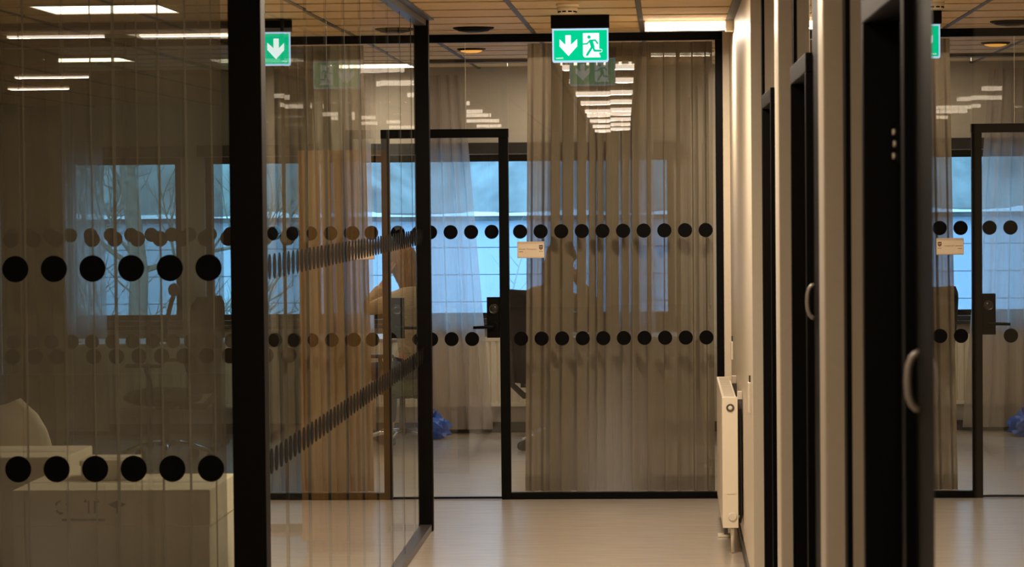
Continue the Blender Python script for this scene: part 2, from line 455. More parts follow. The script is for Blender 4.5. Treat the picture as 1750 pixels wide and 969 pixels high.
# ------------------------------------------------------------------ right wall: far block, piers, glazed bays with doors
wall_right = empty('wall_right')
struct(wall_right, 'off-white painted right wall with narrow projecting piers', 'wall')
WX = .357
MB().box(WX, .62, 12.46, D + .3, 0, CEIL).build('wall_block', 'wall', wall_right, .003)
MB().box(WX, .62, 9.395, 9.70, 0, CEIL).build('pier', 'wall', wall_right, .006)
MB().box(WX, .62, 6.72, 6.93, 0, CEIL).build('pier', 'wall', wall_right, .006)
MB().box(2.0, 2.2, BACK_Y, E - .001, 0, CEIL + .029).build('room_back_wall', 'wall_shaded', wall_right)
MB().box(.62, 1.999, 12.46, 12.7, 0, CEIL + .029).build('room_side_wall', 'wall_shaded', wall_right)
MB().box(.62, 2.0, 9.5, 9.6, 0, CEIL).build('room_side_wall', 'wall_shaded', wall_right)
MB().box(.62, 2.0, 6.78, 6.87, 0, CEIL).build('room_side_wall', 'wall_shaded', wall_right)
MB().box(WX - .008, WX - .0005, 12.47, 14.9, 0.001, .06).build('skirting', 'base', wall_right)
MB().box(WX - .008, WX - .0005, 14.9, D - .05, 0.001, .06).build('skirting', 'base', wall_right)
GXR = .413
gw = empty('wall_right_glass')
struct(gw, 'tall dark glazed partition with black stiles along the right', 'glass wall')
def side_pane(x, y0, y1, z0, z1, parent, rz=0.):
    yc, zc = (y0 + y1) / 2, (z0 + z1) / 2
    return MB().box(-.005, .005, y0 - yc, y1 - yc, z0 - zc, z1 - zc).build('glass_pane', 'glass', parent, 0, (x, yc, zc), (0, 0, rz))
def stile(y0, y1, x0=.402, x1=.44, z0=.002, z1=2.648):
    MB().box(x0, x1, y0, y1, z0, z1).build('stile', 'black', gw, .0015)
DOORS = [('door_2', 10.30, 11.25, 'far black framed glass door in the right wall beside the radiator'),
         ('door_3', 7.70, 8.66, 'middle black framed glass door in the right wall between piers'),
         ('door_4', 4.53, 5.50, 'nearest black framed glass door in the right wall')]
BAYS = [(9.70, 12.46), (6.93, 9.395), (-9.0, 6.72)]
for (b0, b1), (dn, d0, d1, lab) in zip(BAYS, DOORS):
    stile(b1 - .10, b1 - .001)
    if b0 > 0: stile(b0 + .001, b0 + .04)
    side_pane(GXR, d1 + .001, b1 - .101, .03, 2.62, gw)
    side_pane(GXR, d0, d1, 2.112, 2.62, gw)
    if b0 > 0:
        side_pane(.387, b0 + .041, d0 - .311, .03, 2.62, gw); stile(d0 - .31, d0 - .001, .3815, .44)
    else:
        yy = d0 - .311; stile(d0 - .31, d0 - .001, .3805, .44)
        while yy > b0:
            side_pane(.386 - .0022 * (4.5 - yy + .6), yy - 1.2, yy, .03, 2.62, gw, -.0022); yy -= 1.203
    MB().box(.402, .44, b0 + .05, b1 - .101, 2.621, 2.648).build('top_rail', 'black', gw)
    MB().box(.402, .44, b0 + .05, d0 - .001, .002, .0295).build('bottom_rail', 'black', gw)
    MB().box(.402, .44, d1 + .001, b1 - .101, .002, .0295).build('bottom_rail', 'black', gw)
    dr = empty(dn); struct(dr, lab, 'door')
    MB().box(.364, .46, d1 - .045, d1, .002, 2.059).build('door_frame_jamb', 'black', dr, .002)
    MB().box(.364, .409, d0, d0 + .045, .002, 2.059).build('door_frame_jamb', 'black', dr, .002)
    MB().box(.364, .46, d0, d1, 2.06, 2.111).build('door_frame_head', 'black', dr, .002)
    lf = MB().box(.425, .455, d1 - .13, d1 - .047, .008, 2.056).build('door_leaf_stile', 'black', dr, .002)
    MB().box(.425, .455, d0 + .002, d0 + .085, .008, 2.056).build('door_leaf_stile', 'black', dr, .002)
    MB().box(.425, .455, d0 + .0855, d1 - .1305, .008, .09).build('door_leaf_rail', 'black', dr, .002)
    MB().box(.425, .455, d0 + .0855, d1 - .1305, 1.975, 2.056).build('door_leaf_rail', 'black', dr, .002)
    side_pane(.44, d0 + .086, d1 - .131, .0905, 1.9745, dr)
    # hinge with three pale screws on the far stile
    hg = MB().box(.419, .4245, d1 - .125, d1 - .06, 1.80, 1.87).build('hinge', 'black', dr)
    for hy, hz in ((-.085, 1.857), (-.105, 1.835), (-.085, 1.813)):
        MB().lathe([(.0055, .4145), (.0055, .4185)], c=(0, d1 + hy, hz), n=12, axis='x').build('screw', 'white_plastic', hg)
    # small white bow handle on the glass just before the near jamb
    if d0 < 9:
        hy = d0 - .09
        bow = [(.3795, 1.418), (.373, 1.421), (.367, 1.427), (.3625, 1.440), (.361, 1.462), (.3625, 1.484), (.367, 1.497), (.373, 1.503), (.3795, 1.506)]
        MB().tube([(x, hy, z) for x, z in bow], [.005, .0055, .0058, .006, .0062, .006, .0058, .0055, .005], 12).build('bow_handle', 'handle', dr)

# radiator on the right wall
rad = empty('corridor_radiator', (0, 0, 0))
tag(rad, 'white flat panel radiator on the right corridor wall, seen from its end', 'radiator')
x0, x1, y0, y1, z0, z1 = .256, .331, 14.08, 15.62, .125, .757
B(x0, x1, y0, y0 + .004, z0, z1).build('end_cover', 'white', rad, .002)
B(x0, x1, y1 - .004, y1, z0, z1).build('end_cover', 'white', rad, .002)
B(x0, x0 + .012, y0 + .0045, y1 - .0045, z0, z1).build('front_panel', 'white', rad, .002)
B(x1 - .012, x1, y0 + .0045, y1 - .0045, z0, z1 - .02).build('back_panel', 'white', rad, .002)
g = B(x0 + .0125, x1 - .0125, y0 + .0045, y1 - .0045, z1 - .02, z1 - .008).build('grille_bed', 'base', rad)
n = 26
for k in range(n):
    yy = y0 + .02 + (y1 - y0 - .04) * k / (n - 1)
    B(x0 + .0125, x1 - .0125, yy - .008, yy + .008, z1 - .0075, z1).build('grille_bar', 'white', rad)
xc = (x0 + x1) / 2 + .006
MB().lathe([(.0195, y0 - .001), (.0195, y0 - .0035), (.0165, y0 - .005), (.014, y0 - .003)], c=(xc - .004, 0, z1 - .052), n=24, axis='y').build('bleed_plug', 'alu', rad)
MB().lathe([(.0105, y0 - .003), (.0105, y0 - .010), (.006, y0 - .014)], c=(xc - .004, 0, z1 - .052), n=18, axis='y').build('bleed_cap', 'white_plastic', rad)
MB().lathe([(.022, y0 - .001), (.022, y0 - .004), (.017, y0 - .007)], c=(xc + .004, 0, z0 + .055), n=24, axis='y').build('valve_plug', 'white_plastic', rad)
B(x0 + .02, x1 - .012, y0 - .003, y0 - .0005, z0 + .165, z0 + .176).build('vent_lip', 'white', rad)
B(x0 + .018, x0 + .038, y0 + .70, y0 + .74, .012, z0 - .0005).build('foot_post', 'alu_dark', rad)
B(x0 - .012, x0 + .05, y0 + .67, y0 + .77, .001, .0115).build('foot_plate', 'white', rad, .002)
MB().tube([(xc + .004, y0 + .03, z0 + .03), (xc + .004, y0 + .03, z0 - .02), (xc + .004, y0 + .03, .004)], .009, 10).build('pipe', 'white_plastic', rad)
for yy in (y0 + .10, y1 - .25):
    B(x1 + .0005, WX - .0005, yy, yy + .03, z0 + .05, z1 - .02).build('wall_bracket', 'alu_dark', rad, .002)
    B(x1 + .0005, WX - .001, yy - .004, yy + .034, z1 - .019, z1 + .02).build('bracket_hook', 'lamp_house', rad, .002)
MB().tube([(x1 + .014, y0 + .05, z1 - .06), (x1 + .016, y0 + .05, z0 + .2), (x1 + .016, y0 + .05, z0 + .06), (x1 + .008, y0 + .05, z0 + .02)], .007, 8).build('bleed_hose', 'rubber', rad)
# small boxes on the wall above the radiator
for yy, zz, hh, lab in ((16.2, .865, .10, 'small white wall box above the far end of the radiator'), (12.75, .85, .13, 'small white wall box on the wall corner nearest the radiator')):
    q = empty('wall_box', (0, 0, 0)); tag(q, lab, 'wall box')
    B(WX - .012, WX - .0005, yy - .04, yy + .04, zz - hh / 2, zz + hh / 2).build('cover', 'white_plastic', q, .002)
    B(WX - .008, WX - .0005, yy - .006, yy + .006, zz + hh / 2 + .0005, zz + hh / 2 + .03).build('cable_stub', 'base', q)

# ------------------------------------------------------------------ glass room on the left
FY, BY, GX = 8.80, 15.08, -1.255
corner = empty('wall_left_front')
struct(corner, 'near glass wall of the left room with thick black corner post', 'glass wall')
B(-1.322, -1.222, FY, FY + .10, .001, 2.648).build('corner_post', 'black', corner, .003)
B(HALL_X, -1.3225, FY + .02, FY + .08, 2.60, 2.648).build('top_rail', 'black', corner)
B(HALL_X, -1.3225, FY + .02, FY + .08, .001, .045).build('bottom_rail', 'black', corner)
xs = -1.323
for wdt in (.648, .9, .9, .9, .9, .9):
    xc = xs - wdt / 2
    q = MB().box(-wdt / 2, wdt / 2 - .003, -.005, .005, -1.278, 1.278).build('glass_pane', 'glass', corner, 0, (xc, FY + .05, 1.322), (random.uniform(-.0006, .0006), 0, 0))
    for zz in (1.531, .918):
        for k in range(12):
            x = -1.396 - .1189 * k
            if xs - wdt < x < xs and x > -2.6:
                link('marking_dot', dot_xz, q, 0, (x - xc, -.0062, zz - 1.322))
    xs -= wdt
side = empty('wall_left_side')
struct(side, 'glass side wall of the left room with rows of black dots along the corridor', 'glass wall')
B(-1.290, -1.232, FY + .101, BY - .036, 2.612, 2.648).build('top_rail', 'alu', side, .002)
B(-1.2315, -1.194, FY + .101, BY - .01, 2.640, 2.648).build('ceiling_flange', 'alu', side)
B(-1.284, -1.228, FY + .101, BY - .036, .001, .036).build('bottom_rail', 'alu_dark', side, .002)
B(-1.292, -1.222, BY - .035, BY + .035, .001, 2.646).build('end_post', 'black', side, .002)
n = 10; y = FY + .102; w = (BY - .037 - y) / n
for k in range(n):
    yc = y + w * (k + .5)
    tz = random.uniform(-.0011, .0011); tx = random.uniform(-.0006, .0006)
    q = MB().box(-.005, .005, -w / 2 + .002, w / 2 - .002, -1.29, 1.29).build('glass_pane', 'glass', side, 0, (GX + .006 - .0025 * (yc - 8.9), yc, 1.325), (0, tx, tz + .0002 + .00045 * k))
    for zz in (ZU, ZL):
        for j in range(80):
            yd = 8.98 + .1185 * j
            if yc - w / 2 <= yd < yc + w / 2:
                link('marking_dot', dot_yz, q, 0, (.0062, yd - yc, zz - 1.325))
for k in range(1, n):
    yj = y + w * k
    B(-.0055, .0055, -.0014, .0014, -1.288, 1.288).build('glass_joint', 'joint', side, 0, (GX + .006 - .0025 * (yj - 8.9), yj, 1.325))
back = empty('wall_left_back')
struct(back, 'far glass wall of the left room across the cross corridor', 'glass wall')
B(HALL_X, -1.2925, BY - .03, BY + .03, 2.612, 2.648).build('top_rail', 'black', back)
B(HALL_X, -1.2925, BY - .03, BY + .03, .001, .036).build('bottom_rail', 'black', back)
xs = -1.2935
while xs > HALL_X + .2:
    q = pane(xs - .90, xs - .003, .03, 2.615, back, (random.uniform(-.0006, .0006), 0, 0), y=BY)
    if xs > -4.3: dots_on(q, [xs - .08 - .1185 * k for k in range(7)])
    xs -= .902

# ------------------------------------------------------------------ remaining shell
def shell(name, args, mat, label):
    o = B(*args).build(name, mat); struct(o, label, 'wall'); return o
shell('wall_left', (HALL_X - .15, HALL_X - .001, BACK_Y, E - .001, 0, CEIL + .029), 'wall', 'plain off-white wall closing the hall on the far left')
shell('wall_back', (HALL_X, 2.2, BACK_Y - .15, BACK_Y - .001, 0, CEIL + .029), 'wall', 'plain off-white wall behind the viewpoint')
shell('wall_office_right', (.357, .5, D + .31, E, 0, CEIL), 'wall_office', 'pale side wall of the office behind the end glass')
shell('wall_office_partition', (-2.02, -1.92, D + .06, E, 0, CEIL), 'wall_office', 'pale partition between the two offices behind the end glass')
# window wall
WZ0, WZ1 = .82, 2.025
WINS = [(-4.40, -3.552), (-3.378, -2.15), (-1.80, .05)]
wf = empty('wall_far'); struct(wf, 'pale office wall with wide windows at the far end', 'wall')
B(HALL_X - .15, 2.2, E, E + .25, WZ1, CEIL + .029).build('upper_wall', 'wall_office', wf)
B(HALL_X - .15, 2.2, E, E + .25, 0, WZ0).build('lower_wall', 'wall_office', wf)
xs = HALL_X
for a, b in WINS + [(2.2, 2.2)]:
    if a > xs: B(xs, a, E, E + .25, WZ0, WZ1).build('pillar', 'wall_office', wf)
    xs = b
B(-1.92, .357, E - .012, E - .0005, .001, .075).build('skirting', 'base', wf)
B(HALL_X, -2.03, E - .012, E - .0005, .001, .075).build('skirting', 'base', wf)
for i, (a, b) in enumerate(WINS):
    w = empty('window_%d' % (i + 1), (0, 0, 0))
    struct(w, ['left office window behind bare tree branches', 'narrow office window between pillar and partition', 'wide bright window of the office at the corridor end'][i], 'window')
    y0_, y1_ = E + .06, E + .13
    B(a, b, y0_, y1_, WZ0, WZ0 + .05).build('window_frame_rail', 'black', w)
    B(a, b, y0_, y1_, WZ1 - .05, WZ1).build('window_frame_rail', 'black', w)
    B(a, a + .05, y0_, y1_, WZ0 + .0505, WZ1 - .0505).build('window_frame_stile', 'black', w)
    B(b - .05, b, y0_, y1_, WZ0 + .0505, WZ1 - .0505).build('window_frame_stile', 'black', w)
    B(a + .0505, b - .0505, E + .09, E + .102, WZ0 + .0505, WZ1 - .0505).build('window_pane', 'glass_win', w)
    B(a - .01, b + .01, E - .09, E - .0005, WZ0 - .05, WZ0 - .022).build('window_sill', 'blind', w, .003)
    B(a - .01, b + .01, E - .045, E - .0005, WZ0 - .021, WZ0 + .012).build('sill_rail', 'blind', w, .003)
    c = B(a - .04, b + .04, E - .085, E - .0005, WZ1 + .005, WZ1 + .085).build('blind_cassette', 'blind', w, .004)

# ------------------------------------------------------------------ lamps
def lamp(x0, x1, y, label, group=None, z=CEIL, h=.038, d=.055, power=1., back=False):
    t = empty('linear_lamp', ((x0 + x1) / 2, y, z)); tag(t, label, 'lamp', group)
    l = (x1 - x0) / 2
    B(-l, l, -d / 2 + .006, d / 2 - .006, -.012, -.0005).build('housing', 'lamp_house', t)
    B(-l + .002, l - .002, -d / 2, d / 2, -.012 - h, -.0125).build('diffuser', 'lamp', t, .002)
    for s in (-1, 1):
        B(s * (l + .001) - .001, s * (l + .001) + .001, -d / 2, d / 2, -.014 - h, -.001).build('end_cap', 'lamp_house', t)
    ld = bpy.data.lights.new('lamp_light', 'AREA'); ld.shape = 'RECTANGLE'; ld.size = 2 * l - .02; ld.size_y = d - .01
    ld.color = (1.0, .81, .63); ld.energy = LAMP_W * (2 * l) / .5 * power
    lo = bpy.data.objects.new('lamp_light', ld); COL.objects.link(lo); lo.parent = t; lo.location = (0, 0, -.0135 - h)
    if back: B(-l, l, d / 2 + .0005, d / 2 + .004, -.016 - h, -.0005).build('rear_reflector', 'lamp_house', t)
    return t
lamp(-.110, .312, 15.50, 'bright white linear ceiling lamp at the top right beside the radiator wall', back=True)
B(.3145, .3555, 15.44, 15.56, CEIL - .062, CEIL - .0065).build('lamp_end_block', 'white_plastic', bpy.data.objects['linear_lamp'], loc=(-.101, -15.5, -CEIL))
ORD = ['first', 'second', 'third', 'fourth', 'fifth', 'sixth', 'seventh', 'eighth', 'ninth']
for i, yy in enumerate((12.7, 10.1, 7.15, 4.4, 1.4, -.3, -3.0, -6.0, -9.0)):
    lamp(-.675, -.165, yy, 'linear corridor ceiling lamp, the %s bar from the top mirrored in the end glass' % ORD[i], 'corridor row of linear lamps', power=1.3 if i < 2 else .5 if i == 2 else .3)
def led_panel(x0, x1, y0, y1, label, power=0.):
    t = empty('led_panel', ((x0 + x1) / 2, (y0 + y1) / 2, CEIL)); tag(t, label, 'ceiling light')
    a, b = (x1 - x0) / 2, (y1 - y0) / 2
    f = MB(); f.box(-a, a, -b, -b + .02, -.012, -.0005); f.box(-a, a, b - .02, b, -.012, -.0005); f.box(-a, -a + .02, -b + .0205, b - .0205, -.012, -.0005); f.box(a - .02, a, -b + .0205, b - .0205, -.012, -.0005)
    f.build('frame', 'lamp_house', t)
    B(-a + .021, a - .021, -b + .021, b - .021, -.008, -.001).build('diffuser', 'panel', t)
    if power:
        ld = bpy.data.lights.new('panel_light', 'AREA'); ld.shape = 'RECTANGLE'; ld.size = 2 * a - .05; ld.size_y = 2 * b - .05
        ld.color = (1.0, .81, .63); ld.energy = power
        lo = bpy.data.objects.new('panel_light', ld); COL.objects.link(lo); lo.parent = t; lo.location = (0, 0, -.0125)
    return t
M['panel'] = emit('panel_diffuser', (1.0, .81, .63), 8.0)
led_panel(-2.99, -2.345, 13.55, 14.2, 'bright square ceiling panel in the left glass room, seen through the sheer curtain')
led_panel(-.80, -.20, 20.1, 20.7, 'square ceiling panel over the desk in the end office', 9.)
led_panel(-.12, .31, 18.9, 19.5, 'square ceiling panel near the right wall of the end office')
led_panel(-1.30, -.30, 16.88, 17.26, 'added fill panel just inside the end glass, hidden behind its top rail', 13.)  # added panel, out of sight behind the rail, brightens office and seated person
led_panel(-4.1, -3.5, 18.7, 19.3, 'square ceiling panel in the left office')
for x0, x1, yy, lab in ((-3.6, -3.06, 1.8, 'left one of the two upper thin lamp bars mirrored in the near left glass'), (-2.87, -2.37, 1.8, 'right one of the two upper thin lamp bars mirrored in the near left glass'),
                        (-4.75, -4.2, -3.5, 'hall ceiling lamp, lower but one of the thin bars mirrored in the near left glass'), (-5.3, -4.8, -5.7, 'hall ceiling lamp, lowest of the thin bars mirrored in the near left glass')):
    lamp(x0, x1, yy, lab, 'hall lamps', h=.012, power=.5)

# ------------------------------------------------------------------ exit sign
SX, SY = -.436, 14.95
es = empty('exit_sign', (SX, SY, CEIL)); tag(es, 'lit green emergency exit sign with arrow and running figure under the ceiling', 'exit sign')
B(-.149, .149, -.03, .03, -.066, -.0005).build('housing', 'black', es, .002)
K = .287 / 686
def q2(x, y): return ((x - 440) * K, -.068 - (y - 218) * K)
def rrect(x0, y0, x1, y1, r, n=6, top=False):
    pts = []
    cs = [(x0 + r, y1 - r, 90, 180), (x1 - r, y1 - r, 0, 90)]
    pts = [(x0, y0)]
    for cx, cy, a0, a1 in ((x0 + r, y1 - r, 180, 90), (x1 - r, y1 - r, 90, 0)):
        for k in range(n + 1):
            a = math.radians(a0 + (a1 - a0) * k / n); pts.append((cx + r * math.cos(a), cy + r * math.sin(a)))
    pts.append((x1, y0)); return [q2(*p) for p in pts]
MB().prism(rrect(97, 218, 783, 632, 28), -.0028, .0028).build('acrylic_edge', 'sign_edge', es)
gp = MB().prism(rrect(118, 240, 765, 606, 18), -.0034, .0034).build('green_panel', 'sign_green', es)
MB().prism([q2(*p) for p in [(258, 298), (258, 415), (187, 345), (187, 435), (295, 552), (402, 435), (402, 345), (325, 415), (325, 298)]], -.0039, .0039).build('arrow', 'sign_white', gp)
MB().prism([q2(*p) for p in [(472, 275), (472, 540), (478, 560), (492, 572), (685, 572), (685, 555), (670, 535), (670, 275)]], -.0039, .0039).build('doorway', 'sign_white', gp)
def stroke(mb, pts, w, y):
    pts = [Vector(q2(*p)) for p in pts]; w = w * K / 2
    for i in range(len(pts) - 1):
        a, b = pts[i], pts[i + 1]; t = (b - a).normalized(); nrm = Vector((-t.y, t.x)) * w
        mb.prism([tuple(a + nrm), tuple(a - nrm), tuple(b - nrm), tuple(b + nrm)], -y, y)
    for p in pts:
        mb.prism([(p.x + w * math.cos(k * math.pi / 5), p.y + w * math.sin(k * math.pi / 5)) for k in range(10)], -y, y)
fo = MB(); stroke(fo, [(640, 490), (688, 490)], 42, .0041); fo.build('foot_outline', 'sign_white', gp)
rf = MB()
rf.lathe([(21 * K, -.0046), (21 * K, .0046)], c=(*[q2(546, 324)[0]], 0, q2(546, 324)[1]), n=20, axis='y')
stroke(rf, [(474, 408), (522, 405), (556, 368)], 18, .0046)
stroke(rf, [(556, 366), (622, 363), (650, 402)], 20, .0046)
stroke(rf, [(572, 380), (590, 440)], 46, .0046)
stroke(rf, [(583, 445), (522, 540)], 28, .0046)
stroke(rf, [(594, 440), (612, 490), (690, 491)], 25, .0046)
rf.build('running_figure', 'sign_green', gp)
link('maker_text', text_mesh('KAMIC', 30 * K, 'sign_white'), gp, 0, (q2(143, 588)[0], -.0036, q2(143, 588)[1]), (math.pi / 2, 0, 0))

# ------------------------------------------------------------------ smoke detector, air valves
def detector(x, y, label):
    t = empty('smoke_detector', (x, y, CEIL)); tag(t, label, 'smoke detector')
    MB().lathe([(.054, -.0005), (.054, -.012), (.050, -.016)], n=28).build('base', 'detector', t)
    MB().lathe([(.049, -.0165), (.048, -.034), (.036, -.046), (.03, -.048)], n=28).build('cap', 'detector', t)
    s = MB()
    for k in range(10):
        a = 2 * math.pi * k / 10
        s.rot_box((.044 * math.cos(a), .044 * math.sin(a), -.0395), (.004, .018, .007), (0, 0, a))
    s.build('vent_slots', 'black', t)
detector(-.47, 14.02, 'cream round smoke detector on the ceiling above the exit sign')
def air_valve(x, y, label, glow=False, r=.112):
    t = empty('air_valve', (x, y, CEIL)); tag(t, label, 'air valve')
    MB().lathe([(r, -.0005), (r, -.006), (r - .012, -.012)], n=32).build('rim', 'black', t)
    MB().lathe([(r - .02, -.013), (r - .03, -.02), (r * .4, -.026)], n=32).build('disc', 'warm_glow' if glow else 'black', t)
    return t
air_valve(-1.047, 15.95, 'black round air valve in the corridor ceiling above the end door')
air_valve(-1.215, 18.29, 'round ceiling downlight glowing orange inside the end office', True, .09)
t = B(-1.85, -.9, 19.72, 19.86, CEIL - .022, CEIL - .004).build('ceiling_track', 'base')
tag(t, 'dark flat track across the ceiling of the end office', 'ceiling track')

# ------------------------------------------------------------------ curtains
def curtain(name, label, xt0, xt1, xb0, xb1, y, z0, z1, mat, pitch=.085, amp=.028, seed=0, hem=.09, group=None, dense=None, sub=16, rows=8):
    rnd = random.Random(seed)
    t = empty(name, ((xb0 + xb1) / 2, y, 0)); tag(t, label, 'curtain', group)
    n = max(2, int(round((xt1 - xt0) / pitch)))
    wd = [rnd.uniform(.6, 1.45) for _ in range(n)]; tot = sum(wd); ed = [0]
    for q in wd: ed.append(ed[-1] + q / tot)
    am, kk = [], []
    for k in range(n):
        u = (ed[k] + ed[k + 1]) / 2; dn = dense(u) if dense else .5
        am.append(amp * (.3 + .7 * min(1, dn)) * rnd.uniform(.75, 1.25)); kk.append(3.1 * dn * rnd.uniform(.8, 1.15))
    ox = (xb0 + xb1) / 2
    def sheet(za, zb, rows, off):
        mb = MB(); vs = []; nc = 0
        for r in range(rows + 1):
            z = za + (zb - za) * r / rows; h = (z - z0) / (z1 - z0)
            nc = 0
            xa = xb0 + (xt0 - xb0) * h; xe = xb1 + (xt1 - xb1) * h
            for k in range(n):
                for s_ in range(sub):
                    ph = s_ / sub
                    # cloth folds back on itself: three layers where the fold closes, one where it opens
                    u = ed[k] + (ed[k + 1] - ed[k]) * (ph + kk[k] * math.sin(2 * math.pi * ph) / (2 * math.pi))
                    yy = am[k] * math.sin(2 * math.pi * ph) * (1.12 - .25 * h) + .004 * math.sin(4 * h + k * 1.7)
                    vs.append((xa + (xe - xa) * u - ox, yy + off, z)); nc += 1
            vs.append((xe - ox, off, z)); nc += 1
        fs = [(r * nc + c, r * nc + c + 1, (r + 1) * nc + c + 1, (r + 1) * nc + c) for r in range(rows) for c in range(nc - 1)]
        mb.add(vs, fs, True); return mb
    sheet(z0 + .001, z1, rows, 0).build('cloth', mat, t, fix=False)
    if hem: sheet(z0, z0 + hem, 2, .003).build('hem', mat, t, fix=False)
    sheet(z1 - .08, z1, 1, .003).build('heading', mat, t, fix=False)
    return t
curtain('sheer_curtain', 'brown pleated curtain drawn across the right pane of the end glass', -.790, .262, -.826, .262, D + .105, .032, 2.600, 'curtain', .072, .038, 3, dense=lambda u: .12 if u < .12 else (1.22 if u < .64 else (.6 if u < .82 else .3)))
curtain('sheer_curtain', 'brown pleated curtain over the far left stretch of the end glass', -6.4, -3.50, -6.4, -3.46, D + .105, .032, 2.60, 'curtain', .08, .034, 5, dense=lambda u: 1.2)
curtain('sheer_curtain', 'pale sheer curtain lit by the window left of the door handle', -1.735, -1.47, -1.76, -1.27, E - .15, .035, 2.60, 'curtain_win', .075, .022, 8, dense=lambda u: .32)
curtain('sheer_curtain', 'pale sheer curtain at the right edge of the office window', -.40, -.10, -.42, -.08, E - .15, .035, 2.60, 'curtain_win', .075, .022, 9, dense=lambda u: .32)
curtain('sheer_curtain', 'pale sheer curtain beside the left office window with branches', -4.45, -4.10, -4.48, -4.07, E - .15, .035, 2.60, 'curtain_win', .085, .022, 10, dense=lambda u: .32)
curtain('sheer_curtain', 'grey-brown sheer curtain hanging inside the near left glass wall', -4.4, -1.375, -4.4, -1.37, FY + .20, .03, 2.60, 'curtain_front', .085, .016, 12, dense=lambda u: .42)

# ------------------------------------------------------------------ oak cabinet and boxes in the left room
cb = empty('oak_cabinet', (-1.605, 14.16, 0)); tag(cb, 'tall oak cabinet standing in the left glass room by the side glass', 'cabinet')
B(-.185, -.167, 0, .8, .06, 1.945).build('side_panel', 'oak', cb)
B(.167, .185, 0, .8, .06, 1.945).build('front_stile', 'oak', cb)
B(-.1665, .1665, 0, .018, .06, 1.945).build('end_panel', 'oak', cb)
B(-.1665, .1665, .782, .8, .06, 1.945).build('end_panel', 'oak', cb)
B(-.185, .185, 0, .8, 1.9455, 1.963).build('top_panel', 'oak', cb, .001)
B(-.165, .165, .02, .78, .001, .0595).build('plinth', 'oak', cb)
for k in range(4): B(-.1665, .1665, .0185, .7815, .42 + .37 * k, .438 + .37 * k).build('shelf', 'oak', cb)

def archive_box(x0, x1, y0, y1, z0, z1, lid, label, rz=0, marks=True):
    t = empty('archive_box', ((x0 + x1) / 2, (y0 + y1) / 2, z0), rz); tag(t, label, 'box')
    a, b = (x1 - x0) / 2, (y1 - y0) / 2; h = z1 - z0
    B(-a + .004, a - .004, -b + .004, b - .004, .0005, h - lid * .25).build('box_body', 'cardboard', t, .003)
    ld = B(-a, a, -b, b, h - lid, h).build('lid', 'cardboard_lid', t, .004)
    B(-a + .01, a - .01, -.03, .03, h + .0003, h + .0012).build('tape', 'white_plastic', ld)
    if marks:
        yy = -b - .0006; cz = h - .055
        mk = MB()
        for k in range(3):
            an = math.radians(90 + 120 * k); an2 = an + math.radians(95)
            mk.tube([(-.16 + .02 * math.cos(an + j * .33), yy, cz + .02 * math.sin(an + j * .33)) for j in range(5)], [.003, .003, .003, .005, .0008], 6)
        mk.build('recycling_mark', 'print', t)
        mk = MB()
        mk.box(-.075, -.07, yy - .0003, yy + .0003, cz - .02, cz + .02); mk.box(-.055, -.05, yy - .0003, yy + .0003, cz - .02, cz + .02)
        mk.prism([(-.09, cz + .015), (-.0825, cz + .027), (-.075, cz + .015)][::-1], yy - .0003, yy + .0003); mk.prism([(-.05, cz + .015), (-.0425, cz + .027), (-.035, cz + .015)][::-1], yy - .0003, yy + .0003)
        mk.build('this_way_up_mark', 'print', t)
        mk = MB()
        mk.prism([(-.01, cz + .008), (.02, cz + .02), (.05, cz + .008), (.02, cz - .006)][::-1], yy - .0003, yy + .0003)
        mk.box(.018, .022, yy - .0003, yy + .0003, cz - .022, cz)
        mk.build('keep_dry_mark', 'print', t)
        B(-.16, -.02, yy - .0003, yy + .0003, cz - .045, cz - .038).build('print_line', 'print', t)
    return t
archive_box(-2.12, -1.475, 9.32, 9.86, .46, .805, .12, 'large white box with handling marks at the bottom left, behind the sheer curtain', .0)
archive_box(-2.11, -1.48, 9.33, 9.85, .001, .455, .02, 'white box under the large marked box in the left room', .0, False)
archive_box(-2.85, -2.06, 9.90, 10.35, .001, .86, .10, 'taller white box at the far lower left edge behind the sheer curtain', 0, False)
archive_box(-1.96, -1.78, 9.60, 9.82, .8065, .875, .02, 'small cream box lying on the large marked box', .05, False)
# pale shell chairs in the left room
def shell_chair(x, y, rz, label):
    t = empty('shell_chair', (x, y, 0), rz); tag(t, label, 'chair', 'shell chairs in the left room')
    mb = MB(); vs = []; nu, nv = 12, 14
    for j in range(nv + 1):
        v = j / nv
        for i in range(nu + 1):
            u = -1 + 2 * i / nu
            if v < .5:
                yy = -.22 + .44 * v / .5; zz = .45 - .02 * math.sin(math.pi * v / .5); w = .23
            else:
                s_ = (v - .5) / .5; yy = .22 + .10 * s_; zz = .45 + .44 * s_; w = .23 * math.sqrt(max(0, 1 - max(0, (s_ - .55) / .45) ** 2 * .8))
            vs.append((u * w, yy - .05 * u * u * (1 if v > .5 else 0), zz + .03 * u * u))
    fs = [(j * (nu + 1) + i, j * (nu + 1) + i + 1, (j + 1) * (nu + 1) + i + 1, (j + 1) * (nu + 1) + i) for j in range(nv) for i in range(nu)]
    mb.add(vs, fs, True); q = mb.build('shell', 'white_plastic', t, fix=False)
    sd = q.modifiers.new('solid', 'SOLIDIFY'); sd.thickness = .01
    for sx in (-1, 1):
        for sy in (-1, 1):
            MB().cyl((sx * .12, sy * .10, .43), (sx * .2, sy * .2, .001), .011, .009, 10).build('leg', 'alu', t)
    return t
shell_chair(-2.62, 12.2, math.radians(150), 'pale shell chair behind the boxes in the left room, nearer the post')
shell_chair(-3.02, 11.6, math.radians(190), 'pale shell chair at the far left edge, behind the boxes')

